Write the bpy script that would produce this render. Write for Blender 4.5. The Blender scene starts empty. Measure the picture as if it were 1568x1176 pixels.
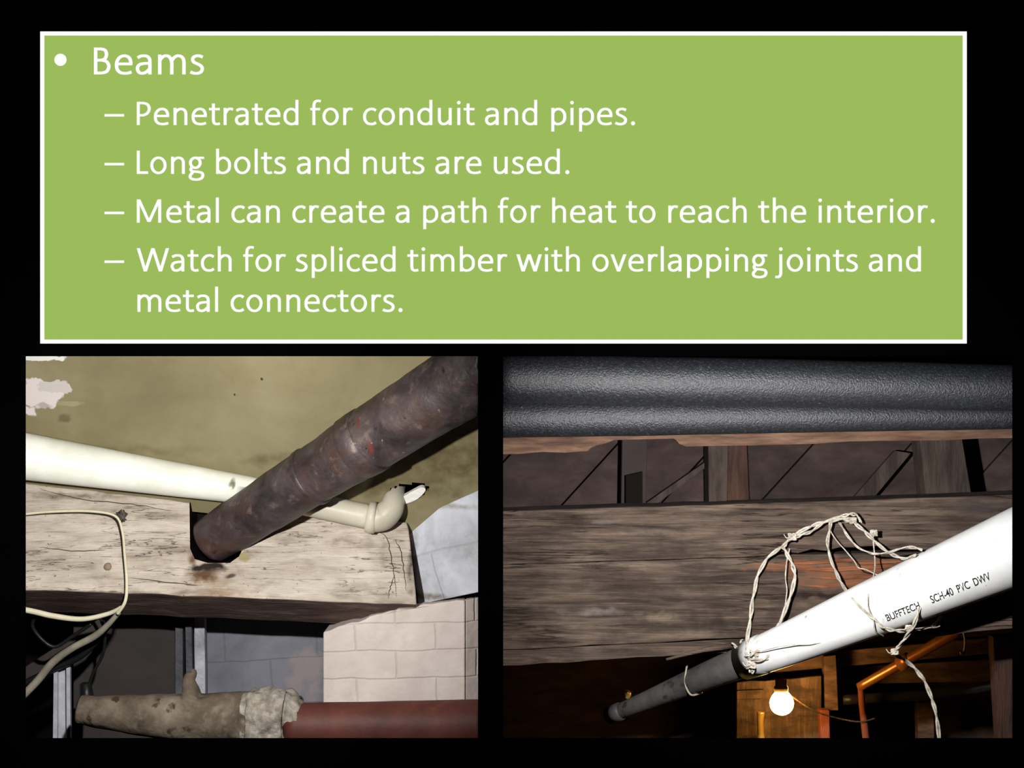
import bpy, bmesh, math, random
from mathutils import Vector, noise
random.seed(4)
D=8.0; S=400.0; ZC=1.75
sc=bpy.context.scene
SIDE=None
REG=[]
def P(vx,vy,y=0.0):
    s=(D+y)/D
    return Vector(((vx-784)/S*s, y, ZC+(588-vy)/S*s))
def R(r,y): return r/S*(D+y)/D
def plane(a,b,c):
    n=(b-a).cross(c-a).normalized(); return (a,n)
CAM=Vector((0,-D,ZC))
def Q(vx,vy,pl):
    d=P(vx,vy,0)-CAM
    t=(pl[0]-CAM).dot(pl[1])/d.dot(pl[1])
    return CAM+d*t
def lin(c):
    o=[]
    for v in c:
        v=v/255.0
        o.append(v/12.92 if v<=0.04045 else ((v+0.055)/1.055)**2.4)
    return (o[0],o[1],o[2],1.0)
# ---------------------------------------------------------------- materials
def M(name, cols, scale=(1,1,1), ns=4, detail=8, dist=0.3, rough=0.8, bump=0.3, bs=30, bscale=None,
      metallic=0.0, spec=0.25, spots=(), brick=None, crack=None, speck=None, grime=None):
    m=bpy.data.materials.new(name); m.use_nodes=True
    nt=m.node_tree; N=nt.nodes; L=nt.links; N.clear()
    out=N.new('ShaderNodeOutputMaterial'); b=N.new('ShaderNodeBsdfPrincipled')
    L.new(b.outputs[0],out.inputs[0])
    tc=N.new('ShaderNodeTexCoord')
    mp=N.new('ShaderNodeMapping'); mp.inputs['Scale'].default_value=scale
    L.new(tc.outputs['Object'],mp.inputs['Vector'])
    nz=N.new('ShaderNodeTexNoise'); nz.inputs['Scale'].default_value=ns; nz.inputs['Detail'].default_value=detail
    nz.inputs['Distortion'].default_value=dist; nz.inputs['Roughness'].default_value=0.62
    L.new(mp.outputs[0],nz.inputs['Vector'])
    rp=N.new('ShaderNodeValToRGB'); cr=rp.color_ramp
    while len(cr.elements)>1: cr.elements.remove(cr.elements[-1])
    cr.elements[0].position=cols[0][0]; cr.elements[0].color=lin(cols[0][1])
    for p,c in cols[1:]:
        e=cr.elements.new(p); e.color=lin(c)
    L.new(nz.outputs['Fac'],rp.inputs[0])
    col=rp.outputs[0]
    def mix(fac,a,rgb):
        x=N.new('ShaderNodeMixRGB')
        L.new(fac,x.inputs[0]); L.new(a,x.inputs[1]); x.inputs[2].default_value=lin(rgb); return x.outputs[0]
    def rng(sock,a,b_,c=0,d=1):
        r=N.new('ShaderNodeMapRange'); r.inputs[1].default_value=a; r.inputs[2].default_value=b_
        r.inputs[3].default_value=c; r.inputs[4].default_value=d; L.new(sock,r.inputs[0]); return r.outputs[0]
    heights=[]
    if grime:
        for (sv,s_,lo,hi,c_,op) in grime:
            mg=N.new('ShaderNodeMapping'); mg.inputs['Scale'].default_value=sv; mg.inputs['Location'].default_value=(s_,3.1*s_,1.7)
            L.new(tc.outputs['Object'],mg.inputs['Vector'])
            n2=N.new('ShaderNodeTexNoise'); n2.inputs['Scale'].default_value=s_; n2.inputs['Detail'].default_value=9; n2.inputs['Roughness'].default_value=.7
            L.new(mg.outputs[0],n2.inputs['Vector'])
            f=rng(n2.outputs['Fac'],lo,hi,0,op); col=mix(f,col,c_)
    if speck:
        for (s_,t_,c_) in speck:
            n2=N.new('ShaderNodeTexNoise'); n2.inputs['Scale'].default_value=s_; n2.inputs['Detail'].default_value=6
            L.new(tc.outputs['Object'],n2.inputs['Vector'])
            f=rng(n2.outputs['Fac'],t_,t_+0.05); col=mix(f,col,c_)
    if crack:
        mp2=N.new('ShaderNodeMapping'); mp2.inputs['Scale'].default_value=crack[0]; mp2.inputs['Rotation'].default_value=(0,crack[4] if len(crack)>4 else 0,0)
        L.new(tc.outputs['Object'],mp2.inputs['Vector'])
        n3=N.new('ShaderNodeTexNoise'); n3.inputs['Scale'].default_value=crack[1]; n3.inputs['Detail'].default_value=5
        L.new(mp2.outputs[0],n3.inputs['Vector'])
        sb=N.new('ShaderNodeMath'); sb.operation='SUBTRACT'; sb.inputs[1].default_value=0.5; L.new(n3.outputs['Fac'],sb.inputs[0])
        ab=N.new('ShaderNodeMath'); ab.operation='ABSOLUTE'; L.new(sb.outputs[0],ab.inputs[0])
        f=rng(ab.outputs[0],0.0,crack[3],1,0)
        n4=N.new('ShaderNodeTexNoise'); n4.inputs['Scale'].default_value=3.5; L.new(tc.outputs['Object'],n4.inputs['Vector'])
        g=rng(n4.outputs['Fac'],0.42,0.60)
        mu=N.new('ShaderNodeMath'); mu.operation='MULTIPLY'; L.new(f,mu.inputs[0]); L.new(g,mu.inputs[1])
        col=mix(mu.outputs[0],col,crack[2]); heights.append((mu.outputs[0],-0.6))
    if brick:
        sp=N.new('ShaderNodeSeparateXYZ'); L.new(tc.outputs['Object'],sp.inputs[0])
        cb=N.new('ShaderNodeCombineXYZ'); L.new(sp.outputs[0],cb.inputs[0]); L.new(sp.outputs[2],cb.inputs[1])
        mb=N.new('ShaderNodeMapping'); mb.inputs['Location'].default_value=(brick[3],brick[4],0); mb.inputs['Rotation'].default_value=(0,0,brick[5])
        L.new(cb.outputs[0],mb.inputs['Vector'])
        nw=N.new('ShaderNodeTexNoise'); nw.inputs['Scale'].default_value=6; nw.inputs['Detail'].default_value=4; L.new(tc.outputs['Object'],nw.inputs['Vector'])
        nv=N.new('ShaderNodeVectorMath'); nv.operation='SCALE'; nv.inputs['Scale'].default_value=.025; L.new(nw.outputs['Color'],nv.inputs[0])
        na=N.new('ShaderNodeVectorMath'); na.operation='ADD'; L.new(mb.outputs[0],na.inputs[0]); L.new(nv.outputs[0],na.inputs[1])
        bk=N.new('ShaderNodeTexBrick'); bk.inputs['Scale'].default_value=1; bk.inputs['Brick Width'].default_value=brick[0]
        bk.inputs['Row Height'].default_value=brick[1]; bk.inputs['Mortar Size'].default_value=0.006; bk.inputs['Mortar Smooth'].default_value=1
        L.new(na.outputs[0],bk.inputs['Vector'])
        fm=N.new('ShaderNodeMath'); fm.operation='MULTIPLY'; fm.inputs[1].default_value=brick[6]; L.new(bk.outputs['Fac'],fm.inputs[0])
        col=mix(fm.outputs[0],col,brick[2]); heights.append((bk.outputs['Fac'],-0.5))
    for (c,rad,rgb,soft,op) in spots:
        v=N.new('ShaderNodeVectorMath'); v.operation='SUBTRACT'; L.new(tc.outputs['Object'],v.inputs[0]); v.inputs[1].default_value=c
        v2=N.new('ShaderNodeVectorMath'); v2.operation='DIVIDE'; L.new(v.outputs[0],v2.inputs[0]); v2.inputs[1].default_value=rad
        n5=N.new('ShaderNodeTexNoise'); n5.inputs['Scale'].default_value=14; n5.inputs['Detail'].default_value=6; L.new(tc.outputs['Object'],n5.inputs['Vector'])
        v3=N.new('ShaderNodeVectorMath'); v3.operation='SUBTRACT'; L.new(n5.outputs['Color'],v3.inputs[0]); v3.inputs[1].default_value=(.5,.5,.5)
        v4=N.new('ShaderNodeVectorMath'); v4.operation='SCALE'; L.new(v3.outputs[0],v4.inputs[0]); v4.inputs['Scale'].default_value=2.4
        v5=N.new('ShaderNodeVectorMath'); v5.operation='ADD'; L.new(v2.outputs[0],v5.inputs[0]); L.new(v4.outputs[0],v5.inputs[1])
        v6=N.new('ShaderNodeVectorMath'); v6.operation='LENGTH'; L.new(v5.outputs[0],v6.inputs[0])
        f=rng(v6.outputs['Value'],1-soft,1.0,op,0); col=mix(f,col,rgb)
    L.new(col,b.inputs['Base Color'])
    b.inputs['Roughness'].default_value=rough; b.inputs['Metallic'].default_value=metallic
    b.inputs['Specular IOR Level'].default_value=spec
    if bump>0:
        mp4=N.new('ShaderNodeMapping'); mp4.inputs['Scale'].default_value=bscale or scale
        L.new(tc.outputs['Object'],mp4.inputs['Vector'])
        nb=N.new('ShaderNodeTexNoise'); nb.inputs['Scale'].default_value=bs; nb.inputs['Detail'].default_value=8
        L.new(mp4.outputs[0],nb.inputs['Vector'])
        h=nb.outputs['Fac']
        for (hs,w) in heights:
            ma=N.new('ShaderNodeMath'); ma.operation='MULTIPLY_ADD'; L.new(hs,ma.inputs[0]); ma.inputs[1].default_value=w; L.new(h,ma.inputs[2]); h=ma.outputs[0]
        bp=N.new('ShaderNodeBump'); bp.inputs['Strength'].default_value=bump; bp.inputs['Distance'].default_value=0.01
        L.new(h,bp.inputs['Height']); L.new(bp.outputs[0],b.inputs['Normal'])
    return m
def EM(name,rgb,st=1.0):
    m=bpy.data.materials.new(name); m.use_nodes=True; N=m.node_tree.nodes; N.clear()
    o=N.new('ShaderNodeOutputMaterial'); e=N.new('ShaderNodeEmission'); e.inputs[0].default_value=lin(rgb); e.inputs[1].default_value=st
    m.node_tree.links.new(e.outputs[0],o.inputs[0]); return m
# ---------------------------------------------------------------- mesh helpers
def obj(name,me,mat=None,parent=None,smooth=False):
    o=bpy.data.objects.new(name,me); sc.collection.objects.link(o)
    if mat: me.materials.append(mat)
    if parent: o.parent=parent
    if smooth:
        for p in me.polygons: p.use_smooth=True
    if SIDE: REG.append((o,SIDE))
    return o
def empty(name):
    o=bpy.data.objects.new(name,None); sc.collection.objects.link(o); return o
def loft(name,front,back,mat,parent=None,bevel=0.004):
    n=len(front); me=bpy.data.meshes.new(name)
    vs=[tuple(v) for v in front]+[tuple(v) for v in back]
    fs=[tuple(range(n)),tuple(reversed(range(n,2*n)))]
    for i in range(n):
        j=(i+1)%n; fs.append((j,i,n+i,n+j))
    me.from_pydata(vs,[],fs)
    bm=bmesh.new(); bm.from_mesh(me); bmesh.ops.recalc_face_normals(bm,faces=bm.faces); bm.to_mesh(me); bm.free()
    o=obj(name,me,mat,parent)
    if bevel:
        b=o.modifiers.new('bevel','BEVEL'); b.width=bevel; b.segments=2; b.limit_method='ANGLE'; b.angle_limit=0.7
    return o
def edge(a,b,n,j):
    r=[]
    for i in range(n+1):
        t=i/n; k=0 if i in(0,n) else 1
        r.append((a[0]+(b[0]-a[0])*t, a[1]+(b[1]-a[1])*t+random.uniform(-j,j)*k, a[2]+(b[2]-a[2])*t))
    return r
def slab(name,pts,mat,depth=0.05,parent=None,bevel=0.004,dv=None):
    f=[P(*p) for p in pts]; d=dv or Vector((0,depth,0))
    return loft(name,f,[v+d for v in f],mat,parent,bevel)
def crv(pts,n=8):
    p=[tuple(pts[0])]+[tuple(q) for q in pts]+[tuple(pts[-1])]; o=[]
    for i in range(1,len(p)-2):
        for k in range(n):
            t=k/n; a,b,c,d=p[i-1],p[i],p[i+1],p[i+2]
            o.append(tuple(0.5*((2*b[x])+(-a[x]+c[x])*t+(2*a[x]-5*b[x]+4*c[x]-d[x])*t*t+(-a[x]+3*b[x]-3*c[x]+d[x])*t**3) for x in range(len(b))))
    o.append(p[-2]); return o
def tube(name,pts,mat,seg=32,parent=None,rough=0.0,rs=8.0):
    c=[P(a,b,y) for a,b,y,r in pts]; rr=[R(r,y) for a,b,y,r in pts]
    return tube3(name,c,rr,mat,seg,parent,rough,rs)
def tube3(name,c,rr,mat,seg=32,parent=None,rough=0.0,rs=8.0):
    vs=[];fs=[]; n=len(c); u=None
    for i in range(n):
        t=(c[min(i+1,n-1)]-c[max(i-1,0)]).normalized()
        if u is None:
            u=t.cross(Vector((0,0,1)) if abs(t.z)<0.9 else Vector((1,0,0))).normalized()
        else: u=(u-t*u.dot(t)).normalized()
        w=t.cross(u)
        for k in range(seg):
            a=2*math.pi*k/seg; d=u*math.cos(a)+w*math.sin(a); r=rr[i]
            if rough: r*=1+rough*noise.fractal((c[i]+d*rr[i])*rs,1.0,2.0,4)
            vs.append(tuple(c[i]+d*r))
    for i in range(n-1):
        for k in range(seg):
            k2=(k+1)%seg; fs.append((i*seg+k,i*seg+k2,(i+1)*seg+k2,(i+1)*seg+k))
    fs.append(tuple(reversed(range(seg)))); fs.append(tuple(range((n-1)*seg,n*seg)))
    me=bpy.data.meshes.new(name); me.from_pydata(vs,[],fs)
    o=obj(name,me,mat,parent,True)
    me.polygons[-1].use_smooth=False; me.polygons[-2].use_smooth=False
    return o
def dense(pts,n):
    o=[]
    for a,b in zip(pts[:-1],pts[1:]):
        for k in range(n): o.append(tuple(a[x]+(b[x]-a[x])*k/n for x in range(4)))
    o.append(tuple(pts[-1])); return o

# ================================================================ SLIDE BOARD
black=M('matt_black',[(0,(1,1,1)),(1,(2,2,2))],bump=0,rough=1,spec=0)
def board():
    me=bpy.data.meshes.new('wall_front'); bm=bmesh.new()
    xs=[-2.9,P(39,0).x,P(732,0).x,P(770.5,0).x,P(1550.5,0).x,2.9]
    zs=[0.0,P(0,1130.5).z,P(0,545.5).z,3.6]
    for i in range(5):
        for j in range(3):
            if j==1 and i in(1,3): continue
            bm.faces.new([bm.verts.new((xs[i],0,zs[j])),bm.verts.new((xs[i+1],0,zs[j])),bm.verts.new((xs[i+1],0,zs[j+1])),bm.verts.new((xs[i],0,zs[j+1]))])
    bmesh.ops.remove_doubles(bm,verts=bm.verts,dist=1e-5); bm.to_mesh(me); bm.free()
    o=obj('wall_front',me,black); s=o.modifiers.new('s','SOLIDIFY'); s.thickness=0.006; s.offset=-1
board()
def box(name,a,b,mat,parent=None,bevel=0):
    f=[Vector((a[0],a[1],a[2])),Vector((b[0],a[1],a[2])),Vector((b[0],a[1],b[2])),Vector((a[0],a[1],b[2]))]
    return loft(name,f,[Vector((v.x,b[1],v.z)) for v in f],mat,parent,bevel)
dark=M('dark_recess',[(0.3,(14,12,11)),(0.7,(26,21,19))],ns=3,rough=1,spec=0.05)
box('wall_left',(-2.9,0.01,0),(-2.84,2.3,3.6),dark)
box('wall_right',(2.84,0.01,0),(2.9,2.3,3.6),dark)
box('wall_divider',(-0.1295,0.008,0),(-0.060,2.30,3.5),black)
box('wall_back',(-2.9,2.3,0),(2.9,2.36,3.6),dark)
box('floor',(-2.9,0.01,-0.06),(2.9,2.36,0.0),dark)

green=EM('slide_green',(156,188,92)); white=EM('slide_white',(255,255,255))
panel=empty('text_panel')
def rect(name,x0,y0,x1,y1,yf,yb,mat,parent):
    f=[P(x0,y1,yf),P(x1,y1,yf),P(x1,y0,yf),P(x0,y0,yf)]
    return loft(name,f,[Vector((v.x,yb,v.z)) for v in f],mat,parent,0)
rect('panel_face',66,53,1476,521,-0.008,0.0,green,panel)
def frame(name,x0,y0,x1,y1,t,parent):
    me=bpy.data.meshes.new(name); bm=bmesh.new()
    o=[(x0,y0),(x1,y0),(x1,y1),(x0,y1)]; i=[(x0+t,y0+t),(x1-t,y0+t),(x1-t,y1-t),(x0+t,y1-t)]
    ov=[bm.verts.new(P(*p,-0.007)) for p in o]; iv=[bm.verts.new(P(*p,-0.007)) for p in i]
    for k in range(4):
        j=(k+1)%4; bm.faces.new([ov[k],ov[j],iv[j],iv[k]])
    bmesh.ops.recalc_face_normals(bm,faces=bm.faces); bm.to_mesh(me); bm.free()
    ob=obj(name,me,white,parent); s=ob.modifiers.new('s','SOLIDIFY'); s.thickness=0.01; s.offset=0
frame('panel_border',62,48.5,1480,526,6,panel)
V_=lambda x,a,b:('l',[(x,a),(x,b)])
def arc(cx,cy,rx,ry,a0,a1,n=28):
    return [(cx+rx*math.cos(math.radians(a0+(a1-a0)*i/n)),cy+ry*math.sin(math.radians(a0+(a1-a0)*i/n))) for i in range(n+1)]
def c2(pts,n=6): return crv(pts,n)
bowl=[(.119,.33),(.17,.40),(.265,.437),(.36,.41),(.428,.33),(.443,.235),(.428,.13),(.36,.055),(.27,.027),(.18,.045),(.119,.11)]
mir=lambda pts,a:[(a-x,y) for x,y in pts]
arch=[(.119,.32),(.17,.39),(.235,.43),(.29,.438),(.36,.415),(.405,.355),(.413,.27),(.413,.13),(.413,0)]
GL={
'o':(.527,[('s',arc(.2635,.2325,.181,.207,0,360,36))]),
'n':(.525,[V_(.119,0,.466),('s',c2(arch))]),
'h':(.525,[V_(.119,0,.684),('s',c2(arch))]),
'm':(.799,[V_(.119,0,.466),('s',c2([(.119,.33),(.17,.395),(.225,.432),(.28,.438),(.34,.415),(.38,.355),(.402-.0,.27),(.402,.13),(.402,0)])),('s',c2([(.402,.32),(.45,.39),(.51,.43),(.56,.438),(.63,.415),(.675,.355),(.687,.27),(.687,.13),(.687,0)]))]),
'u':(.525,[V_(.406,0,.466),('s',c2([(.112,.466),(.112,.33),(.112,.19),(.122,.105),(.165,.045),(.235,.027),(.30,.045),(.36,.09),(.406,.15)]))]),
'b':(.525,[V_(.119,0,.684),('s',c2(bowl))]),
'p':(.525,[V_(.119,-.176,.466),('s',c2(bowl))]),
'd':(.525,[V_(.406,0,.684),('s',c2(mir(bowl,.525)))]),
'g':(.471,[('s',arc(.212,.302,.132,.136,0,360,30)),('h',[(.27,.436),(.452,.436)],.030),('s',c2([(.135,.19),(.095,.14),(.105,.085),(.17,.065),(.29,.055),(.385,.03),(.418,-.035),(.385,-.11),(.30,-.148),(.20,-.152),(.11,-.13),(.072,-.075),(.09,-.015),(.15,.045)]))]),
'c':(.423,[('s',c2([(.392,.395),(.33,.430),(.26,.437),(.17,.405),(.10,.32),(.083,.225),(.10,.13),(.165,.05),(.255,.028),(.33,.036),(.395,.073)]))]),
'e':(.498,[('s',c2([(.418,.235),(.412,.32),(.365,.405),(.265,.438),(.165,.405),(.10,.32),(.083,.225),(.10,.12),(.165,.05),(.265,.027),(.36,.034),(.435,.058)])),('h',[(.09,.247),(.455,.247)],.032)]),
'a':(.479,[('s',c2([(.078,.392),(.15,.428),(.23,.438),(.31,.42),(.357,.365),(.367,.29),(.367,.15),(.367,0)])),('s',c2([(.367,.262),(.24,.258),(.135,.235),(.083,.18),(.080,.11),(.115,.048),(.185,.026),(.26,.045),(.32,.09),(.367,.14)]))]),
's':(.391,[('s',c2([(.328,.405),(.27,.43),(.20,.438),(.12,.41),(.092,.35),(.12,.29),(.20,.250),(.28,.205),(.317,.145),(.295,.07),(.23,.032),(.16,.026),(.09,.038),(.040,.062)]))]),
't':(.335,[('s',c2([(.137,.585),(.137,.43),(.137,.28),(.137,.14),(.155,.06),(.21,.029),(.26,.03),(.315,.043)])),('h',[(.015,.433),(.312,.433)],.032)]),
'r':(.349,[V_(.119,0,.466),('s',c2([(.119,.30),(.155,.375),(.21,.43),(.265,.440),(.335,.425)]))]),
'i':(.229,[V_(.1145,0,.466),('o',(.1145,.608,.050))]),
'j':(.239,[('s',c2([(.120,.466),(.120,.25),(.120,.0),(.115,-.08),(.075,-.14),(.02,-.150),(-.03,-.14)])),('o',(.120,.608,.050))]),
'l':(.229,[V_(.1145,0,.684)]),
'f':(.305,[('s',c2([(.115,0),(.115,.25),(.115,.50),(.13,.60),(.18,.65),(.24,.657),(.305,.645)])),('h',[(.015,.433),(.285,.433)],.032)]),
'v':(.452,[('d',[(.052,.466),(.226,0)]),('d',[(.400,.466),(.226,0)])]),
'w':(.715,[('d',[(.056,.466),(.195,0)]),('d',[(.3575,.466),(.195,0)]),('d',[(.3575,.466),(.520,0)]),('d',[(.659,.466),(.520,0)])]),
'W':(.890,[('d',[(.050,.632),(.240,0)]),('d',[(.445,.632),(.240,0)]),('d',[(.445,.632),(.650,0)]),('d',[(.840,.632),(.650,0)])]),
'M':(.855,[V_(.137,0,.632),V_(.718,0,.632),('d',[(.150,.632),(.4275,.02)]),('d',[(.705,.632),(.4275,.02)])]),
'P':(.517,[V_(.137,0,.632),('s',[(.12,.598)]+c2([(.137,.598),(.22,.598),(.29,.594),(.39,.555),(.435,.445),(.39,.33),(.29,.272),(.22,.266),(.137,.266)])+[(.12,.266)])]),
'B':(.544,[V_(.137,0,.632),('s',[(.12,.598)]+c2([(.137,.598),(.22,.598),(.28,.595),(.36,.565),(.392,.475),(.36,.375),(.28,.338),(.22,.335),(.137,.335)])),('s',c2([(.137,.335),(.22,.335),(.30,.332),(.40,.295),(.447,.19),(.40,.075),(.30,.038),(.22,.034),(.137,.034)]))]),
'L':(.420,[V_(.137,0,.632),('h',[(.10,.036),(.405,.036)],.036)]),
'.':(.252,[('o',(.126,.048,.056))]),
' ':(.226,[])}
HW=.041
def strokes(gl):
    polys=[]
    for st in gl:
        k=st[0]
        if k=='o':
            cx,cy,r=st[1]; polys.append([(cx+r*math.cos(i*math.pi/10),cy+r*math.sin(i*math.pi/10)) for i in range(20)])
        elif k=='l':
            (x,a),(x2,b)=st[1]; polys.append([(x-HW,a),(x+HW,a),(x+HW,b),(x-HW,b)])
        elif k=='h':
            (a,y),(b,y2)=st[1]; h=st[2]; polys.append([(a,y-h),(b,y-h),(b,y+h),(a,y+h)])
        elif k=='d':
            (ax,ay),(bx,by)=st[1]; h=.044; polys.append([(ax-h,ay),(ax+h,ay),(bx+h,by),(bx-h,by)])
        else:
            pts=st[1]; q=[p for i,p in enumerate(pts) if i==0 or (abs(p[0]-pts[i-1][0])+abs(p[1]-pts[i-1][1]))>1e-6]; L=[];Rr=[]
            closed=abs(q[0][0]-q[-1][0])+abs(q[0][1]-q[-1][1])<1e-5
            for i in range(len(q)):
                a=q[i-1] if i>0 else (q[-2] if closed else q[0]); b=q[i+1] if i<len(q)-1 else (q[1] if closed else q[-1])
                tx,ty=b[0]-a[0],b[1]-a[1]; l=math.hypot(tx,ty) or 1; tx/=l; ty/=l
                w=.032+(HW-.032)*abs(ty)
                L.append((q[i][0]-ty*w,q[i][1]+tx*w)); Rr.append((q[i][0]+ty*w,q[i][1]-tx*w))
            for i in range(len(q)-1): polys.append([L[i],L[i+1],Rr[i+1],Rr[i]])
    return polys
def text_line(name,s,x,base,em,parent):
    Vv=[];F=[]
    for ch in s:
        adv,gl=GL[ch]
        for poly in strokes(gl):
            k=len(Vv)
            Vv+=[tuple(P(x+a*em,base-b*em,-0.0095)) for a,b in poly]; F.append(tuple(range(k,k+len(poly))))
        x+=adv*em
    me=bpy.data.meshes.new(name); me.from_pydata(Vv,[],F); obj(name,me,white,parent)
text_line('text_heading','Beams',137.5,114,65.3,panel)
E=56.45
text_line('text_line_1','Penetrated for conduit and pipes.',204,191.5,E,panel)
text_line('text_line_2','Long bolts and nuts are used.',204,266.3,E,panel)
text_line('text_line_3','Metal can create a path for heat to reach the interior.',204,341,E,panel)
text_line('text_line_4','Watch for spliced timber with overlapping joints and',209,415.7,E,panel)
text_line('text_line_5','metal connectors.',206,477.5,E,panel)
for i,yy in enumerate((176.5,251.3,326,400.7)):
    rect('dash_%d'%(i+1),160,yy-1.9,190,yy+1.9,-0.0095,-0.008,white,panel)
f=[P(92.5+9.3*math.cos(a*math.pi/20),91.5+9.3*math.sin(a*math.pi/20),-0.0095) for a in range(40)]
loft('bullet_dot',f,[v+Vector((0,0.0015,0)) for v in f],white,panel,0)

# ================================================================ LEFT: painted beam
SIDE='L'
CE=plane(P(39,740,.95),P(622,800,.95),P(39,545,.62))
def cspot(vx,vy,rx,rz,rgb,soft,op,pl=None):
    c=Q(vx,vy,pl or CE); return (tuple(c),(rx/S,max(rx,rz)/S*1.5,rz/S),rgb,soft,op)
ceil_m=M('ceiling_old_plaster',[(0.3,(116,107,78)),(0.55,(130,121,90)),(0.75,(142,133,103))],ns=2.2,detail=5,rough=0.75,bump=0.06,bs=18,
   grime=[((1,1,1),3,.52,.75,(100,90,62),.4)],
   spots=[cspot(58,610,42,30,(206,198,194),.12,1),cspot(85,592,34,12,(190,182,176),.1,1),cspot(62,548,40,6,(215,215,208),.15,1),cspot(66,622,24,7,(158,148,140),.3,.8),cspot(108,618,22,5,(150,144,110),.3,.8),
          cspot(100,640,18,9,(96,90,62),.5,.8),cspot(405,705,60,16,(78,66,40),.95,.6),cspot(400,580,3,3,(50,35,25),.3,.9),cspot(360,604,2,3,(50,35,25),.3,.9),cspot(560,740,150,30,(78,66,42),.9,.7),cspot(680,700,120,80,(82,70,42),.95,.85),cspot(200,690,160,12,(98,88,58),.9,.5)])  # broad brown spots at right paint the iron pipe's shadow and light falloff
def ceiling_left():
    nu,nv=140,100; me=bpy.data.meshes.new('ceiling'); bm=bmesh.new(); g_=[]
    for j in range(nv+1):
        row=[]
        for i in range(nu+1):
            vx=-120+(810+120)*i/nu; vlow=745+0.103*(vx-39)+12; vy=440+(vlow-440)*j/nv
            row.append((bm.verts.new(Q(vx,vy,CE)),vx,vy))
        g_.append(row)
    for j in range(nv):
        for i in range(nu):
            q=[g_[j][i],g_[j][i+1],g_[j+1][i+1],g_[j+1][i]]
            cx=sum(a[1] for a in q)/4; cy=sum(a[2] for a in q)/4
            dx=cx-622; dy=cy-756+ (cx-620)*0.22
            if (dx/33)**2+(dy/15)**2<1+.25*noise.noise(Vector((cx*.1,cy*.1,0))): continue
            bm.faces.new([a[0] for a in q])
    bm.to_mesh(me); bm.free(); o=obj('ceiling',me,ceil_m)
    s=o.modifiers.new('s','SOLIDIFY'); s.thickness=0.02; s.offset=1
ceiling_left()
plaster=M('plaster_edge',[(0.3,(220,216,206)),(0.7,(240,238,232))],ns=30,bump=0.6,bs=40)
h=[]
for a in crv([(606,776,0),(624,771,0),(640,764,0),(652,751,0),(646,746,0),(633,752,0),(617,761,0),(606,768,0)],3): h.append(Q(a[0],a[1],CE)+Vector((0,-.010,0)))
loft('broken_plaster',h,[v+Vector((0,.03,0.01)) for v in h],plaster,None,0.002)

BF=plane(P(39,735,.93),P(622,800,.93),P(39,905,.72))
beam_m=M('painted_beam',[(0.25,(140,126,112)),(0.42,(178,165,151)),(0.6,(198,186,172)),(0.75,(212,202,188))],scale=(1,1,4),ns=4.5,rough=0.7,bump=0.55,bs=22,bscale=(1,2,7),
   grime=[((1,1,3),5,.52,.72,(126,110,96),.7),((.6,1,12),6,.57,.68,(104,88,74),.6)],
   crack=((.8,1,9),3.0,(76,62,52),0.010,0.05),speck=[(26,.69,(104,86,68)),(60,.68,(120,102,86))],
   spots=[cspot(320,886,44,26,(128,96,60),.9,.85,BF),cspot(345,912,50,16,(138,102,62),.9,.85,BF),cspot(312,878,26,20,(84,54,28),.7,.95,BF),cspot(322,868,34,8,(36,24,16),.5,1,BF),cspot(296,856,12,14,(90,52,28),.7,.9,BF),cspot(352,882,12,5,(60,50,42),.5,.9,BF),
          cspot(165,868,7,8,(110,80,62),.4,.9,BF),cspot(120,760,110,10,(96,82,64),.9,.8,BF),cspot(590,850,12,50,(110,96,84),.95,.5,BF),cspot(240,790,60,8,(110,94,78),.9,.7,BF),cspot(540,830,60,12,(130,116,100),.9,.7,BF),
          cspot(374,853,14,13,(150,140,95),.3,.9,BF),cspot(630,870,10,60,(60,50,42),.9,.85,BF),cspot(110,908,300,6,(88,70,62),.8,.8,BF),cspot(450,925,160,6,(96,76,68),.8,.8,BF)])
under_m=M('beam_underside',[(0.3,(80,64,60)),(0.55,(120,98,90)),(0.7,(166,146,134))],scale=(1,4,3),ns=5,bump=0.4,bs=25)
top=edge((-140,717,.93),(290,770,.93),14,1.5)+edge((295,764,.93),(623,800,.93),12,1.5)
mid=edge((626,812,.9),(636,900,.8),5,0)
bot=edge((638,926,.72),(-140,896,.72),26,1.3)
front=[Q(a[0],a[1],BF) for a in top+mid+bot]
back=[]
for k,a in enumerate(top+mid+bot):
    if k<len(top): back.append(P(a[0],a[1]+8,1.2))
    elif k<len(top)+6: back.append(P(a[0]+2,a[1]+20,1.15))
    else: back.append(P(a[0]+1,a[1]+33,1.06))
SIDE=None
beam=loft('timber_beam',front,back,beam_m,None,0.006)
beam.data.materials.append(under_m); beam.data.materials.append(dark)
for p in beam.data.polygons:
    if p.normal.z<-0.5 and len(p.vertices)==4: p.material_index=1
cf=[Q(a,b,BF)+Vector((0,-.05,0)) for a,b in ((290,764),(350,768),(374,780),(392,800),(366,852),(352,862),(318,862),(298,856),(291,840))]
cut=loft('notch_cut',cf,[v+Vector((0,.27,0)) for v in cf],dark,None,0)  # near-black cutter material paints the hole's shade onto the notch faces
md=beam.modifiers.new('notch','BOOLEAN'); md.object=cut; md.operation='DIFFERENCE'; md.solver='EXACT'
try: md.material_mode='TRANSFER'
except Exception as e: print(e)
bpy.context.view_layer.update()
dg=bpy.context.evaluated_depsgraph_get(); me2=bpy.data.meshes.new_from_object(beam.evaluated_get(dg)); beam.modifiers.clear(); beam.data=me2
bpy.data.objects.remove(cut)
SIDE='L'
ck=M('split_shadow',[(0,(44,36,30)),(1,(70,58,50))],rough=1,bump=0)
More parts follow.
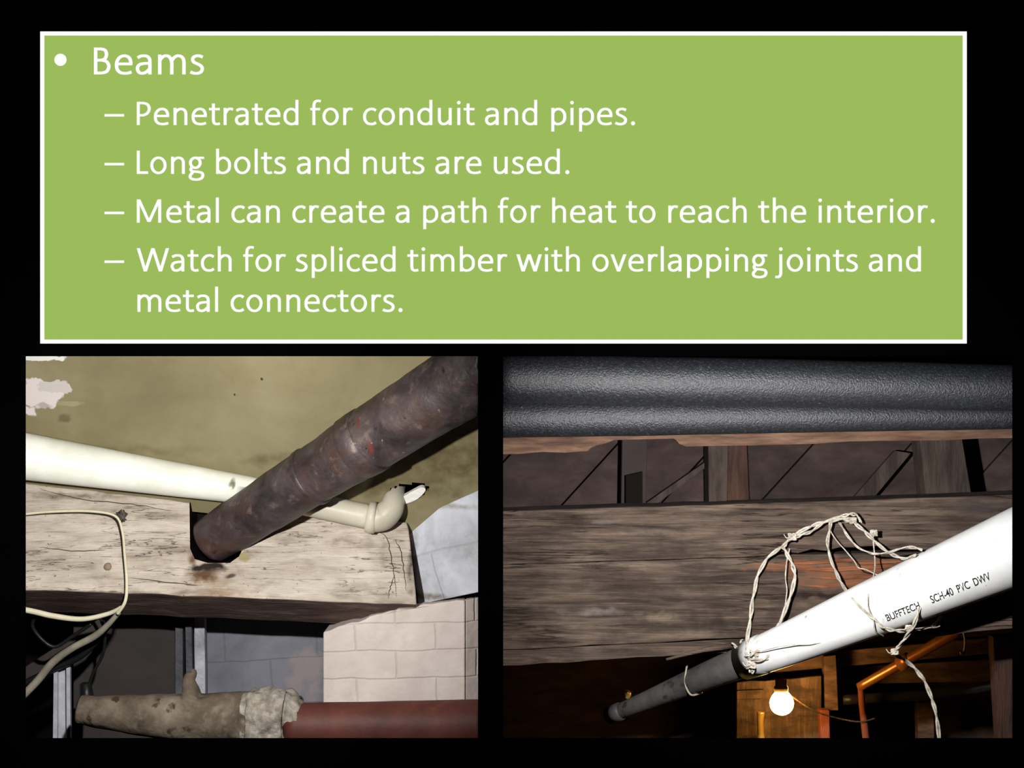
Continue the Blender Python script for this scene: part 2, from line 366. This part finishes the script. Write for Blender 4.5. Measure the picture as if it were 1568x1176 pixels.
for i,pts in enumerate([[(578,812),(592,824),(598,850),(604,880),(608,915)],[(604,826),(613,842),(618,870),(622,905)],[(604,880),(598,898),(595,916)],[(60,748),(130,765),(200,772),(262,782)],[(60,838),(120,844),(160,842)],[(200,885),(260,892),(300,896)]]):
    cc=[]
    for (a,b) in crv(pts,6): cc.append(Q(a+random.uniform(-1,1),b+random.uniform(-.8,.8),BF)+Vector((0,.0005,0)))
    n_=len(cc); tube3('end_split_%d'%i,cc,[.0006+.0015*math.sin(math.pi*(k+.5)/n_) for k in range(n_)],ck,8,beam)
c=Q(165,868,BF); tube3('carriage_bolt',[c+Vector((0,.01,0)),c+Vector((0,-.006,0)),c+Vector((0,-.012,0)),c+Vector((0,-.016,0))],[.016,.016,.011,.003],M('painted_bolt',[(0,(130,108,92)),(1,(160,140,122))],ns=20),20)
pvc_m=M('pvc_old_white',[(0.3,(216,216,200)),(0.6,(238,238,226))],ns=5,rough=0.35,bump=0.03,bs=30,spec=.45,
   spots=[(tuple(P(357,742,.80)),(.016,.2,.028),(110,106,80),.5,.95),(tuple(P(100,670,.6)),(.25,.3,.02),(190,180,150),.9,.6)])
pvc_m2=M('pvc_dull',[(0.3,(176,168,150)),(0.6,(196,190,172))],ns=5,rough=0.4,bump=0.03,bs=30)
pv=empty('drain_pipe')
tube('pipe_run',dense([(-120,672,.66,39),(39,699,.71,36),(375,750,.85,22),(410,757,.85,21)],14),pvc_m,40,pv)
tube('pipe_run_far',dense([(400,756,.85,19),(572,793,.86,19)],10),pvc_m2,36,pv)
el=crv([(566,792,.86,22),(572,793,.86,22),(586,791,.86,21.5),(598,780,.86,19.5),(603,768,.88,17),(606,756,.93,15.5),(609,744,1.0,15)],7)
tube('pipe_elbow',el,pvc_m2,36,pv)
tube('elbow_collar',[(562,791,.86,20),(563,791.2,.86,24),(570,792.7,.86,25),(575,793.5,.86,24),(576,793.5,.86,20)],pvc_m2,36,pv)
def ip(t,e=0):
    return (322+(700-322)*t, 828+(588-828)*t, .90+(.30-.90)*t, 36.5+(58-36.5)*t+e)
iron_m=M('iron_pipe_rust',[(0.28,(34,28,27)),(0.45,(60,52,53)),(0.6,(80,70,71)),(0.74,(96,80,70))],scale=(1,1,1),ns=7,rough=0.48,bump=0.6,bs=22,metallic=0.15,spec=.45,
   grime=[((1,1,1),5,.48,.66,(74,50,38),.8),((1,1,1),16,.57,.68,(118,102,92),.6),((1,1,1),9,.55,.66,(34,26,24),.6)],
   speck=[(30,.70,(132,114,98)),(18,.68,(44,32,28))],
   spots=[(tuple(P(548,650,.40)),(.014,.25,.045),(98,48,38),.8,.7),(tuple(P(568,684,.38)),(.014,.25,.045),(118,46,36),.8,.7),(tuple(P(330,840,.8)),(.18,.25,.09),(78,50,36),.95,.8)])
ipn=empty('iron_pipe')
tube('pipe_body',[ip(.0+i*.0125) for i in range(98)],iron_m,48,ipn,rough=0.035,rs=7)
tube('pipe_coupling',[ip(.585,0),ip(.587,1.8),ip(.62,2.2),ip(.65,1.8),ip(.652,0)],iron_m,48,ipn,rough=0.03)
tube('pipe_seam',[ip(.40,0),ip(.402,1.2),ip(.416,1.2),ip(.418,0)],iron_m,48,ipn,rough=0.03)
BW=plane(P(624,799,.99),P(732,751,.80),P(640,926,.93))
blk_m=M('painted_block_grey',[(0.3,(156,158,164)),(0.6,(196,198,206))],ns=4,bump=0.6,bs=16,brick=(.6,.30,(130,128,128),.02,.10,-0.3,.15),rough=.75,
   grime=[((1,1,1),5,.55,.75,(140,134,128),.7)],
   spots=[cspot(660,914,60,9,(96,80,60),.8,.85,BW),cspot(635,850,8,50,(90,84,80),.8,.7,BW),cspot(690,775,60,8,(130,122,110),.9,.7,BW)])
f=[P(624,799,.99),P(732,751,.80),P(760,738,.76),P(760,903,.72),P(732,907,.76),P(640,926,.93)]
loft('wall_right_block',f,[v+Vector((.05,.2,0)) for v in f],blk_m,None,0.004)
pink_m=M('painted_block_pink',[(0.3,(184,170,162)),(0.6,(206,194,186))],ns=3,bump=0.6,bs=14,rough=.75,brick=(.34,.115,(160,144,138),.12,.04,-0.03,.2),grime=[((1,1,1),4,.55,.8,(166,146,138),.6)])
pf=edge((495,968,.84),(560,948,.84),6,2)+edge((566,944,.84),(606,934,.84),4,2)+edge((612,930,.82),(712,919,.80),8,1.5)+[(712,1200,.80),(495,1200,.84)]
slab('block_pier',pf,pink_m,.5,None,.006)
slab('pier_return',[(713,919,.80),(760,910,.9),(760,1200,.9),(713,1200,.80)],pink_m,.3,None,.004)
gw_m=M('block_wall_bluegrey',[(0.3,(98,99,107)),(0.6,(128,128,137))],ns=3,bump=0.5,bs=14,brick=(.42,.2,(94,92,96),0.0,.03,-0.05,.3),rough=.8,
   spots=[(tuple(P(470,1030,1.5)),(.12,.5,.16),(150,138,138),.6,.8)])
slab('wall_rear_block',[(296,930,1.45),(520,930,1.45),(520,1200,1.45),(296,1200,1.45)],gw_m,.1)
mor=M('mortar_rough',[(0.3,(150,138,126)),(0.7,(206,194,184))],ns=20,bump=.8,bs=30)
tube('mortar_bed',crv([(497,970,.87,2.5),(535,960,.86,3),(570,948,.86,3),(600,940,.85,2.5),(625,931,.84,3),(680,924,.83,2.5),(732,918,.84,2)],8),mor,12,None,.6,24)
panel_m=M('dark_cabinet',[(0.3,(42,37,35)),(0.7,(60,53,50))],ns=3,rough=.6,bump=.1)
slab('cabinet_panel',[(112,930,1.42),(268,930,1.42),(268,1200,1.42),(112,1200,1.42)],panel_m,.1)
fr_m=M('galvanised_steel',[(0.3,(136,138,144)),(0.7,(196,198,204))],ns=8,metallic=.1,rough=.4)
fr_d=M('dark_steel',[(0.3,(56,56,60)),(0.7,(92,92,98))],ns=8,metallic=.2,rough=.5)
dfm=empty('steel_door_frame')
slab('jamb',[(268,935,1.34),(280,935,1.34),(280,1200,1.34),(268,1200,1.34)],fr_d,.06,dfm,.003)
slab('stop',[(283,935,1.30),(293,935,1.30),(297,1200,1.30),(287,1200,1.30)],fr_d,.06,dfm,.003)
slab('casing',[(297,935,1.33),(313,935,1.33),(316,1200,1.33),(300,1200,1.33)],fr_m,.06,dfm,.003)
st=empty('steel_strut_channel')
slab('channel_web',[(82,1018,1.0),(107,1012,1.0),(108,1200,1.0),(80,1200,1.0)],fr_m,.02,st,.003)
slab('channel_lip',[(82,1018,.97),(88,1016,.97),(87,1200,.97),(80,1200,.97)],fr_m,.03,st,.002)
slab('channel_lip_2',[(101,1013,.97),(107,1012,.97),(108,1200,.97),(102,1200,.97)],fr_m,.03,st,.002)
slab('timber_brace',[(39-60,1060,1.1),(150,948,1.1),(165,960,1.1),(39-60,1090,1.1)],panel_m,.06)
cab=M('cream_cable',[(0.3,(196,186,158)),(0.7,(216,208,182))],ns=10,rough=.5,bump=.05)
cabg=M('grey_cable',[(0.3,(130,122,108)),(0.7,(166,158,140))],ns=10,rough=.5,bump=.05)
cabb=M('black_cord',[(0,(16,16,16)),(1,(28,28,28))],rough=.4)
ec=empty('electrical_cable')
tube('loop',crv([(-60,800,.75,2.2),(39,787,.75,2.2),(90,783,.76,2.1),(140,783,.77,2),(176,790,.77,2),(187,812,.76,2.1),(191,850,.73,2.2),(194,890,.69,2.4),(192,920,.66,2.6),(180,940,.68,2.8)],8),cab,12,ec)
tube('lower_run',crv([(-60,918,.66,4.5),(39,934,.68,4.5),(80,943,.69,4.5),(125,948,.7,4),(165,940,.7,3.5),(186,930,.68,3)],8),cab,12,ec)
tube('tail',crv([(182,938,.7,3.6),(165,957,.74,4.5),(145,974,.78,5.5),(110,993,.82,5.5),(80,1015,.88,6),(55,1045,.92,6),(20,1080,.95,6)],8),cabg,14,ec)
tube('tail_2',crv([(60,935,.75,3),(50,960,.78,3),(80,990,.8,3),(110,975,.8,3),(140,955,.78,3)],8),cabb,10,ec)
bc=empty('black_power_cord')
tube('cord',crv([(150,940,.9,2.5),(160,965,.92,2.5),(158,1000,.94,2.5),(143,1030,.95,2.5),(136,1050,.96,3)],8),cabb,10,bc)
tube('cord_thick',crv([(180,940,.9,5),(130,1000,.93,5),(80,1025,.95,5),(20,1055,.96,5)],8),cabb,12,bc)
tube('plug',[(131,1045,.96,5),(131,1047,.96,9),(133,1068,.96,11),(134,1085,.96,9),(134,1086,.96,5)],cabb,16,bc)
wt=M('wire_tie',[(0,(60,54,48)),(1,(96,88,80))],ns=10,rough=.5)
sp=empty('wire_staple')
for k in range(7):
    a=random.uniform(0,6.28); tube('tie_%d'%k,crv([(186+9*math.cos(a),790+9*math.sin(a),.78,1.4),(186+random.uniform(-4,4),790+random.uniform(-4,4),.755,1.6),(186-8*math.cos(a+.6),790-8*math.sin(a+.6),.78,1.1)],5),wt,8,sp)
lag_m=M('pipe_lagging',[(0.3,(56,47,40)),(0.5,(88,77,65)),(0.7,(120,109,95))],ns=7,bump=1,bs=18,rough=.9,speck=[(12,.62,(56,42,32))],grime=[((1,1,1),14,.55,.7,(136,126,112),.5)])
lp=empty('lagged_pipe')
tube('lagging',dense([(118,1085,.58,8),(122,1086,.58,22),(150,1090,.57,24),(200,1094,.56,30),(260,1097,.55,35),(330,1102,.54,40),(400,1104,.53,44)],10),lag_m,48,lp,.10,5)
tube('lag_peak',crv([(293,1085,.53,26),(293,1060,.53,16),(290,1042,.53,10),(295,1030,.53,7),(292,1027,.53,3)],5),lag_m,20,lp,.15,10)
crust=M('crumbling_plaster',[(0.3,(90,84,74)),(0.5,(130,123,112)),(0.7,(164,158,148))],ns=24,bump=1,bs=40,rough=.95)
tube('plaster_collar',dense([(372,1104,.53,42),(385,1104,.53,49),(410,1105,.52,52),(440,1106,.52,50),(455,1107,.51,40),(470,1107,.51,28)],8),crust,48,lp,.16,14)
redm=M('red_oxide_pipe',[(0.3,(70,36,31)),(0.6,(92,50,42)),(0.75,(112,70,60))],ns=5,bump=.3,bs=14,rough=.6,grime=[((1,1,1),6,.5,.7,(62,38,32),.6)])
tube('red_pipe',dense([(428,1112,.50,34),(435,1112,.50,35),(732,1110,.46,39),(860,1108,.44,41)],14),redm,48,lp,.02,6)
tube('branch_stub',[(118,1084,.58,9),(140,1086,.58,12),(152,1108,.56,6)],lag_m,20,lp,.2,12)

# ================================================================ RIGHT: weathered beam
SIDE='R'
foam=M('black_foam',[(0.35,(20,21,24)),(0.6,(36,38,43)),(0.72,(66,68,74))],ns=90,detail=3,rough=.48,bump=.45,bs=150,spec=.7,speck=[(60,.72,(130,130,138))])
fp=empty('foam_insulated_pipe')
tube('foam_sleeve',dense([(700,578,.25,38),(1160,585,.27,37),(1640,596,.30,36)],16),foam,48,fp,.02,5)
fp2=empty('foam_insulated_pipe.001')
tube('foam_sleeve_lower',dense([(700,641,.33,31),(1000,638,.34,29),(1300,637,.35,24),(1640,637,.38,19)],12),foam,48,fp2,.02,5)
led_m=M('ledger_wood',[(0.3,(58,42,34)),(0.5,(92,68,54)),(0.7,(118,92,74))],scale=(1,3,8),ns=5,bump=.5,bs=20,rough=.85)
lp_=edge((690,668,.42),(912,664,.42),6,1)+edge((1038,664,.42),(1650,654,.42),8,1)+edge((1650,668,.42),(1050,684,.42),12,1.2)+edge((1040,680,.42),(1032,672,.42),2,1)+edge((940,674,.42),(905,686,.42),4,1)+edge((900,691,.42),(690,698,.42),6,1.5)
slab('ledger_board',lp_,led_m,.06,None,.004)
sub_m=M('subfloor_boards',[(0.3,(38,29,28)),(0.5,(54,43,41)),(0.7,(72,59,55))],scale=(1,1,2),ns=4,bump=.4,bs=14,rough=.9,grime=[((1,1,1),4,.5,.7,(36,28,27),.7)])
sbn=empty('subfloor'); k=0
for x in range(560,1700,150):
    y0=1.02+ (k%2)*.008
    slab('board_%d'%k,[(x+160,600,y0),(x+307,600,y0),(x+147-50,830,y0),(x-50,830,y0)],sub_m,.03,sbn,.003); k+=1
j_g=M('joist_greybrown',[(0.3,(42,34,31)),(0.6,(70,59,53))],scale=(8,2,1),ns=4,bump=.5,bs=18,rough=.9,grime=[((3,1,1),4,.5,.7,(34,27,25),.7)])
j_b=M('joist_brown',[(0.3,(42,29,24)),(0.6,(74,52,42))],scale=(10,2,1),ns=4,bump=.7,bs=18,rough=.9,grime=[((6,1,1),4,.5,.7,(34,24,20),.7)])
def joist(n,x0,x1,x2,x3,y,m,d=.2):
    return slab(n,[(x0,640,y),(x1,640,y),(x2,830,y),(x3,830,y)],m,d,None,.004)
joist('floor_joist',953,992,988,950,.90,M('joist_dark',[(0.3,(40,32,30)),(0.7,(54,45,42))],ns=5))
joist('floor_joist.001',1084,1116,1112,1086,.74,j_g)
joist('floor_joist.002',1116,1142,1150,1112,.78,j_b)
joist('floor_joist.003',1405,1468,1500,1425,.80,j_g)
slab('joist_gap_shade',[(958,728,.86),(984,722,.86),(984,830,.86),(958,830,.86)],dark,.03,None,.002)  # near-black slab standing in for the shade of the joist gap
slab('diagonal_brace',[(990,770,.93),(1082,706,.93),(1086,712,.93),(1000,776,.93)],j_g,.04,None,.002)
slab('diagonal_brace.001',[(1300,770,.93),(1370,690,.93),(1395,694,.93),(1330,772,.93)],j_g,.04,None,.002)
WF=plane(P(770,783,.50),P(1550,757,.50),P(770,1020,.46))
wcols=[(0.28,(40,31,27)),(0.43,(68,56,48)),(0.58,(94,79,68)),(0.75,(118,103,90))]
wood_m=M('weathered_oak',wcols,scale=(.5,1,7),ns=5,dist=.5,rough=.8,bump=.7,bs=16,bscale=(.5,2,14),crack=((.5,1,11),3,(30,22,18),.02,-0.06),
   grime=[((1,1,2.5),3,.50,.68,(46,35,29),.8),((.35,1,16),7,.55,.66,(40,30,25),.7),((.3,1,18),9,.60,.70,(134,118,104),.5)],
   spots=[cspot(1290,880,120,28,(118,76,50),.6,.8,WF),cspot(1200,868,80,8,(130,80,52),.5,.6,WF),cspot(1270,914,90,7,(34,20,14),.5,.95,WF),
          cspot(900,938,90,8,(122,116,112),.95,.6,WF),cspot(1010,945,40,12,(132,118,98),.95,.6,WF),cspot(925,800,30,4,(108,102,98),.9,.5,WF),cspot(1500,780,60,20,(64,58,58),.8,.6,WF),  # pale spots low on the beam paint a soft sheen
          cspot(1090,955,70,20,(36,27,23),.9,.85,WF),cspot(900,1005,160,8,(78,70,64),.8,.5,WF),cspot(1050,900,160,8,(50,39,33),.9,.7,WF),cspot(830,985,60,10,(44,34,29),.9,.7,WF)])
bm_=empty('timber_beam.001')
def plank(n,t,b,dy,d=.28,m=wood_m):
    o=Vector((0,dy,0)); f=[Q(a[0],a[1],WF)+o for a in t+b]
    return loft(n,f,[v+Vector((0,d,.0)) for v in f],m,bm_,.005)
plank('upper_plank',edge((690,786,0),(1650,754,0),24,.8),edge((1650,842,0),(1360,842,0),6,1)+edge((1350,836,0),(1180,848,0),8,2.5)+edge((1170,852,0),(690,867,0),12,1),0)
plank('middle_plank',edge((690,868,0),(1170,853,0),12,.7)+edge((1180,850,0),(1650,842,0),8,.7),edge((1650,938,0),(1130,978,0),12,1.5)+edge((1125,978,0),(690,1000,0),10,1),.014)
plank('lower_plank',edge((690,1002,0),(1120,980,0),10,1)+edge((1130,980,0),(1650,940,0),10,1),edge((1650,955,0),(1130,1003,0),10,1.5)+edge((1120,1000,0),(690,1026,0),12,1.2),.026)
tube('edge_lath',crv([(1020,1010,.46,2),(1080,995,.45,3.5),(1130,988,.45,4.5),(1220,982,.45,3)],6),wood_m,8,bm_,.3,20)
spl=M('fresh_split_wood',[(0.3,(80,44,27)),(0.6,(134,84,55))],scale=(1,1,12),ns=5,bump=.6,bs=20)
for i,(x,y,w,t) in enumerate([(1185,862,120,3),(1215,872,150,4),(1240,885,120,3),(1225,897,90,3),(1300,862,80,3)]):
    slab('sliver_%d'%i,[(x,y,.487),(x+w,y-w*.03-t,.49),(x+w+6,y-w*.03+1,.49),(x+w*.4,y+t,.487)],spl,.03,bm_,.001)
warm_m=M('back_boards',[(0.3,(64,46,34)),(0.5,(98,74,56)),(0.7,(128,100,78))],scale=(2,1,6),ns=4,bump=.4,bs=12,rough=.9)
slab('wall_rear_boards',[(760,960,1.95),(1700,930,1.95),(1700,1220,1.95),(760,1220,1.95)],M('rear_boards_dark',[(0.3,(40,29,22)),(0.7,(74,55,42))],scale=(2,1,6),ns=4,bump=.4,bs=12,rough=.9),.05)
slab('floor_joist.004',[(1140,1010,1.45),(1700,960,1.35),(1700,985,1.35),(1140,1034,1.45)],warm_m,.08,None,.004)
slab('floor_joist.005',[(1180,1028,1.6),(1700,1000,1.6),(1700,1040,1.6),(1180,1050,1.6)],warm_m,.08,None,.004)
lbm=M('lamp_board',[(0.3,(56,42,30)),(0.5,(84,64,44)),(0.65,(108,84,58))],scale=(6,1,1),ns=5,bump=.6,bs=14,grime=[((1,1,3),5,.48,.62,(44,32,22),.8)])
slab('lamp_backboard',edge((1128,1045,1.30),(1258,1035,1.30),6,1.5)+[(1258,1160,1.30),(1128,1160,1.30)],lbm,.04,None,.004)
slab('lamp_backboard_batten',[(1128,1058,1.27),(1170,1056,1.27),(1170,1070,1.27),(1128,1071,1.27)],lbm,.03,None,.003)
post_m=M('post_redbrown',[(0.3,(96,46,28)),(0.7,(132,70,42))],scale=(6,1,1),ns=5,bump=.4)
slab('timber_post',[(1256,1088,1.2),(1270,1088,1.2),(1273,1220,1.2),(1258,1220,1.2)],post_m,.08,None,.003)
slab('timber_post.001',[(1262,1005,1.3),(1280,1003,1.3),(1284,1088,1.3),(1264,1088,1.3)],warm_m,.08,None,.003)
slab('timber_post.002',[(1520,975,1.0),(1600,970,1.0),(1600,1220,1.0),(1535,1220,1.0)],j_b,.1,None,.003)
slab('timber_post.003',[(1405,1075,1.6),(1430,1075,1.6),(1432,1220,1.6),(1408,1220,1.6)],warm_m,.08,None,.003)
cop=M('copper',[(0.3,(150,90,46)),(0.7,(206,138,78))],ns=6,metallic=.6,rough=.35,bump=.1)
cpn=empty('copper_pipe')
tube('run',dense([(1316,1052,1.25,7),(1390,1010,1.1,8),(1475,962,.95,9)],8),cop,24,cpn)
tube('coupling',[(1376,1018,1.13,8),(1377,1017.5,1.13,11),(1392,1009,1.1,11),(1393,1008.5,1.1,8)],cop,24,cpn)
tube('drop',dense([(1318,1050,1.25,5),(1320,1080,1.25,5),(1334,1200,1.25,6)],5),post_m,20,cpn)
tube('black_waste_pipe',dense([(1290,1072,1.35,8),(1420,1064,1.35,8),(1600,1040,1.3,8)],8),M('black_pipe',[(0,(24,22,22)),(1,(44,40,38))],ns=5,rough=.4),24)
pvr=M('pvc_white',[(0.3,(208,208,206)),(0.6,(226,226,224))],ns=6,rough=.4,bump=.03,bs=40,spec=.4,speck=[(14,.68,(184,182,176)),(40,.72,(160,158,152))],grime=[((1,1,1),3,.5,.75,(190,188,182),.6)],
   spots=[(tuple(P(1215,975,.35)),(.06,.3,.04),(150,130,100),.9,.35)])
pvg=M('pvc_grey_falloff',[(0.3,(58,54,53)),(0.6,(88,84,82))],ns=6,rough=.5,bump=.1,bs=40,speck=[(14,.62,(54,50,48))])  # dull grey PVC, darkened further to paint in the flash falloff
pvp=[(1600,820,.20,61),(1550,841,.21,57.5),(1330,934,.27,42),(1200,989,.34,32),(1160,1005,.40,29)]
pvo=empty('drain_pipe.001')
pd=crv(pvp,14); tube('pipe_run',pd,pvr,48,pvo)
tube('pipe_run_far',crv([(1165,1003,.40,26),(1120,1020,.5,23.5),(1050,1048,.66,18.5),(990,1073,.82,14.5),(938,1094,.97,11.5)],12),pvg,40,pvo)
tube('pipe_hub',[(1136,1014,.45,26),(1137,1013.7,.45,28),(1170,1001,.385,31),(1171,1000.7,.385,29)],pvr,48,pvo)
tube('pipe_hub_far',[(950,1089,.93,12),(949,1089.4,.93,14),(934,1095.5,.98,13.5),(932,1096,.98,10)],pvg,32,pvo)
tube('hanger_strap',crv([(1052,1018,.62,1.6),(1049,1045,.60,1.6),(1058,1064,.60,1.6),(1075,1060,.64,1.6)],6),cabg,8,pvo)
ink=M('black_ink',[(0,(20,20,22)),(1,(34,34,36))],rough=.7,bump=0)
def wrap(name,s,xa,xb,hgt,voff):
    c=bpy.data.curves.new('t','FONT'); c.body=s; c.size=1; c.offset=.012
    o=bpy.data.objects.new('t',c); sc.collection.objects.link(o)
    dg=bpy.context.evaluated_depsgraph_get(); me=bpy.data.meshes.new_from_object(o.evaluated_get(dg))
    xs=[v.co.x for v in me.vertices]; ys=[v.co.y for v in me.vertices]; ax,bx,ay,by=min(xs),max(xs),min(ys),max(ys)
    for v in me.vertices:
        vx=xa+(v.co.x-ax)/(bx-ax)*(xb-xa)
        for a,b in zip(pd[:-1],pd[1:]):
            if b[0]<=vx<=a[0]:
                t=(vx-a[0])/(b[0]-a[0]); q=[a[i]+(b[i]-a[i])*t for i in range(4)]; ax_=(P(*a[:3])-P(*b[:3])).normalized(); break
        cen=P(*q[:3]); r=R(q[3],q[2])*1.006
        up=Vector((0,0,1)); up=(up-ax_*up.dot(ax_)).normalized(); out=up.cross(ax_).normalized()
        if out.y>0: out=-out
        hh=(voff+(v.co.y-ay)/(by-ay)*hgt)/S
        an=hh/R(q[3],q[2]); v.co=cen+out*r*math.cos(an)+up*r*math.sin(an)
    bpy.data.objects.remove(o); obj(name,me,ink,pvo)
wrap('print_a','BUFFTECH',1348,1397,13,-25)
wrap('print_b','SCH-40  PVC  DWV',1414,1502,14,-25)
wrap('print_c','A',1543,1557,15,-22)
tw=M('twine',[(0.3,(140,130,114)),(0.6,(196,189,176))],ns=40,bump=.5,bs=120,rough=.9)
tn=empty('twine')
def tz(k,pts,r=1.9,strands=2):
    r*=.8
    for s_ in range(strands):
        q=[]; cv=crv(pts,10)
        for i,p in enumerate(cv):
            a=i*.45+s_*math.pi; q.append((p[0]+r*.8*math.cos(a)+1.8*noise.noise(Vector((i*.2,k,s_))),p[1]+r*.8*math.sin(a)+1.8*noise.noise(Vector((k,i*.2,s_))),p[2]+.003*math.sin(a+1),r*.85))
        tube('strand_%d_%d'%(k,s_),q,tw,8,tn)
tz(0,[(1150,1030,.33),(1144,990,.36),(1150,940,.4),(1158,890,.42),(1175,855,.42),(1200,836,.42),(1215,820,.42),(1245,805,.42),(1275,797,.42),(1306,794,.42)],2.6)
tz(1,[(1198,838,.42),(1212,862,.42),(1216,890,.41),(1200,940,.38),(1180,978,.33),(1160,1000,.30),(1152,1030,.33)],2.6)
tz(2,[(1208,840,.42),(1203,880,.41),(1204,920,.4),(1190,960,.35)],1.5,1)
tz(3,[(1272,800,.42),(1268,840,.41),(1284,885,.38),(1308,920,.20),(1335,945,.15),(1355,962,.16),(1385,966,.2),(1425,960,.3),(1442,945,.38)],2.3)
tz(4,[(1302,795,.42),(1325,815,.41),(1350,838,.38),(1380,855,.28),(1402,850,.2)],2.3)
tz(5,[(1285,800,.42),(1310,835,.4),(1345,848,.36),(1390,838,.25),(1412,842,.2)],1.7)
tz(6,[(1336,818,.41),(1340,860,.38),(1330,915,.17),(1338,960,.16),(1352,975,.25)],1.7,1)
tz(7,[(1270,812,.42),(1300,850,.4),(1318,870,.38),(1345,880,.3)],1.4,1)
tz(13,[(1216,822,.42),(1240,815,.42),(1262,800,.42),(1290,790,.42),(1310,788,.42),(1318,800,.42)],2.0)
tz(8,[(1408,930,.14),(1398,960,.16),(1380,985,.25),(1370,1000,.3),(1392,1016,.4),(1414,1040,.42),(1428,1075,.42),(1436,1110,.42),(1442,1180,.42)],2.6)
tz(9,[(1395,962,.2),(1420,963,.25),(1440,958,.3)],1.5,1)
tz(10,[(1150,1000,.30),(1200,990,.23),(1250,985,.22),(1290,986,.25)],1.2,1)
tz(11,[(1122,985,.42),(1135,1000,.4),(1150,1010,.31),(1175,1008,.28),(1175,985,.31)],2.2)
tz(12,[(1128,1010,.42),(1133,995,.42),(1136,980,.44)],2.0)
for k,(x,y,z,r) in enumerate([(1213,822,.41,6),(1306,797,.41,5),(1338,816,.41,5),(1155,1000,.30,6),(1150,1018,.31,7),(1392,962,.18,5),(1370,998,.28,5)]):
    for s_ in range(4):
        a=random.uniform(0,6.28); b=random.uniform(0,6.28)
        tube('knot_%d_%d'%(k,s_),crv([(x+r*math.cos(a+t*1.5),y+r*.8*math.sin(b+t*1.5),z+.004*math.sin(t),1.6) for t in range(6)],5),tw,8,tn)
    tube('knot_end_%d'%k,crv([(x,y,z,1.2),(x-8,y+2,z-.01,1),(x-13,y-4+6*(k%2),z,.6)],4),tw,6,tn)
tube('bent_hook',crv([(1474,962,.9,2),(1478,980,.9,2),(1476,998,.9,2),(1470,1000,.9,2)],5),cabg,8)
brass=M('brass_fitting',[(0,(170,130,60)),(1,(210,170,90))],metallic=.6,rough=.3)
tube('hose_fitting',crv([(955,1058,1.1,3),(962,1062,1.1,5),(960,1070,1.1,3)],4),brass,12)
lb=empty('light_bulb')
bulb=EM('bulb_glow',(255,205,110),46)
tube('glass',crv([(1197,1058,.95,8),(1197,1062,.95,12),(1197,1069,.95,16.5),(1197,1077,.95,18.5),(1197,1085,.95,16.5),(1197,1091,.95,12),(1197,1094.5,.95,5),(1197,1095,.95,.8)],5),bulb,28,lb)
tube('socket',[(1196,1040,.95,5),(1196,1041,.95,9),(1196,1050,.95,9),(1196,1052,.95,11),(1196,1058,.95,11),(1196,1060,.95,8)],M('socket',[(0,(120,96,60)),(1,(160,130,90))],rough=.4),20,lb)
tube('lead',crv([(1196,1041,.95,1.5),(1180,1025,1.0,1.5),(1160,1005,1.1,1.5)],5),cabb,8,lb)
tube('cable_lead',crv([(1210,1065,1.1,1.2),(1250,1090,1.15,1.2),(1310,1105,1.2,1.2),(1340,1100,1.25,1.2)],6),lbm,8)
tube('brass_tap',crv([(1165,1090,1.2,6),(1164,1110,1.2,5),(1166,1140,1.2,6),(1168,1170,1.2,6)],5),brass,14)
SIDE=None
REG.append((beam,'L'))
for o,s in REG:
    bm=bmesh.new(); bm.from_mesh(o.data)
    for co,no in ([((-.1305,0,0),(1,0,0))] if s=='L' else [((-.0595,0,0),(-1,0,0))])+[((0,.012,0),(0,-1,0))]:
        co=Vector(co); no=Vector(no)
        if not any((v.co-co).dot(no)>0 for v in bm.verts): continue
        r=bmesh.ops.bisect_plane(bm,geom=bm.verts[:]+bm.edges[:]+bm.faces[:],plane_co=co,plane_no=no,clear_outer=True)
        ed=[e for e in bm.edges if e.is_boundary and all(abs((v.co-co).dot(no))<1e-4 for v in e.verts)]
        if ed and o.name!='ceiling':
            try: bmesh.ops.holes_fill(bm,edges=ed,sides=0)
            except Exception as ex: print(ex)
    bm.to_mesh(o.data); bm.free()

# ================================================================ LIGHTS
def spot(name,loc,tgt,e,ang,blend,rad=.02,col=(1,1,1)):
    l=bpy.data.lights.new(name,'SPOT'); l.energy=e; l.spot_size=math.radians(ang); l.spot_blend=blend; l.shadow_soft_size=rad; l.color=col
    o=bpy.data.objects.new(name,l); sc.collection.objects.link(o); o.location=loc
    o.rotation_euler=(Vector(tgt)-Vector(loc)).to_track_quat('-Z','Y').to_euler(); return o
spot('camera_flash',P(270,720,-1.5),P(310,790,.7),305,94,.85,.03,(1,.985,.955))
spot('camera_flash.001',P(1130,740,-1.5),P(1180,745,.5),330,88,.75,.03,(1,.99,.98))
def pt(name,loc,e,col,rad=.04):
    l=bpy.data.lights.new(name,'POINT'); l.energy=e; l.color=col; l.shadow_soft_size=rad
    o=bpy.data.objects.new(name,l); sc.collection.objects.link(o); o.location=loc
pt('bulb_light',P(1215,1060,1.06),5,(1,.55,.2))
w=bpy.data.worlds.new('w'); sc.world=w; w.use_nodes=True; w.node_tree.nodes['Background'].inputs[0].default_value=(0,0,0,1)
w.node_tree.nodes['Background'].inputs[1].default_value=0
sc.view_settings.view_transform='Standard'; sc.view_settings.look='None'
cd=bpy.data.cameras.new('camera'); cd.sensor_width=36; cd.lens=36*D/(1568/S); co=bpy.data.objects.new('camera',cd); sc.collection.objects.link(co)
co.location=CAM; co.rotation_euler=(math.radians(90),0,0); sc.camera=co
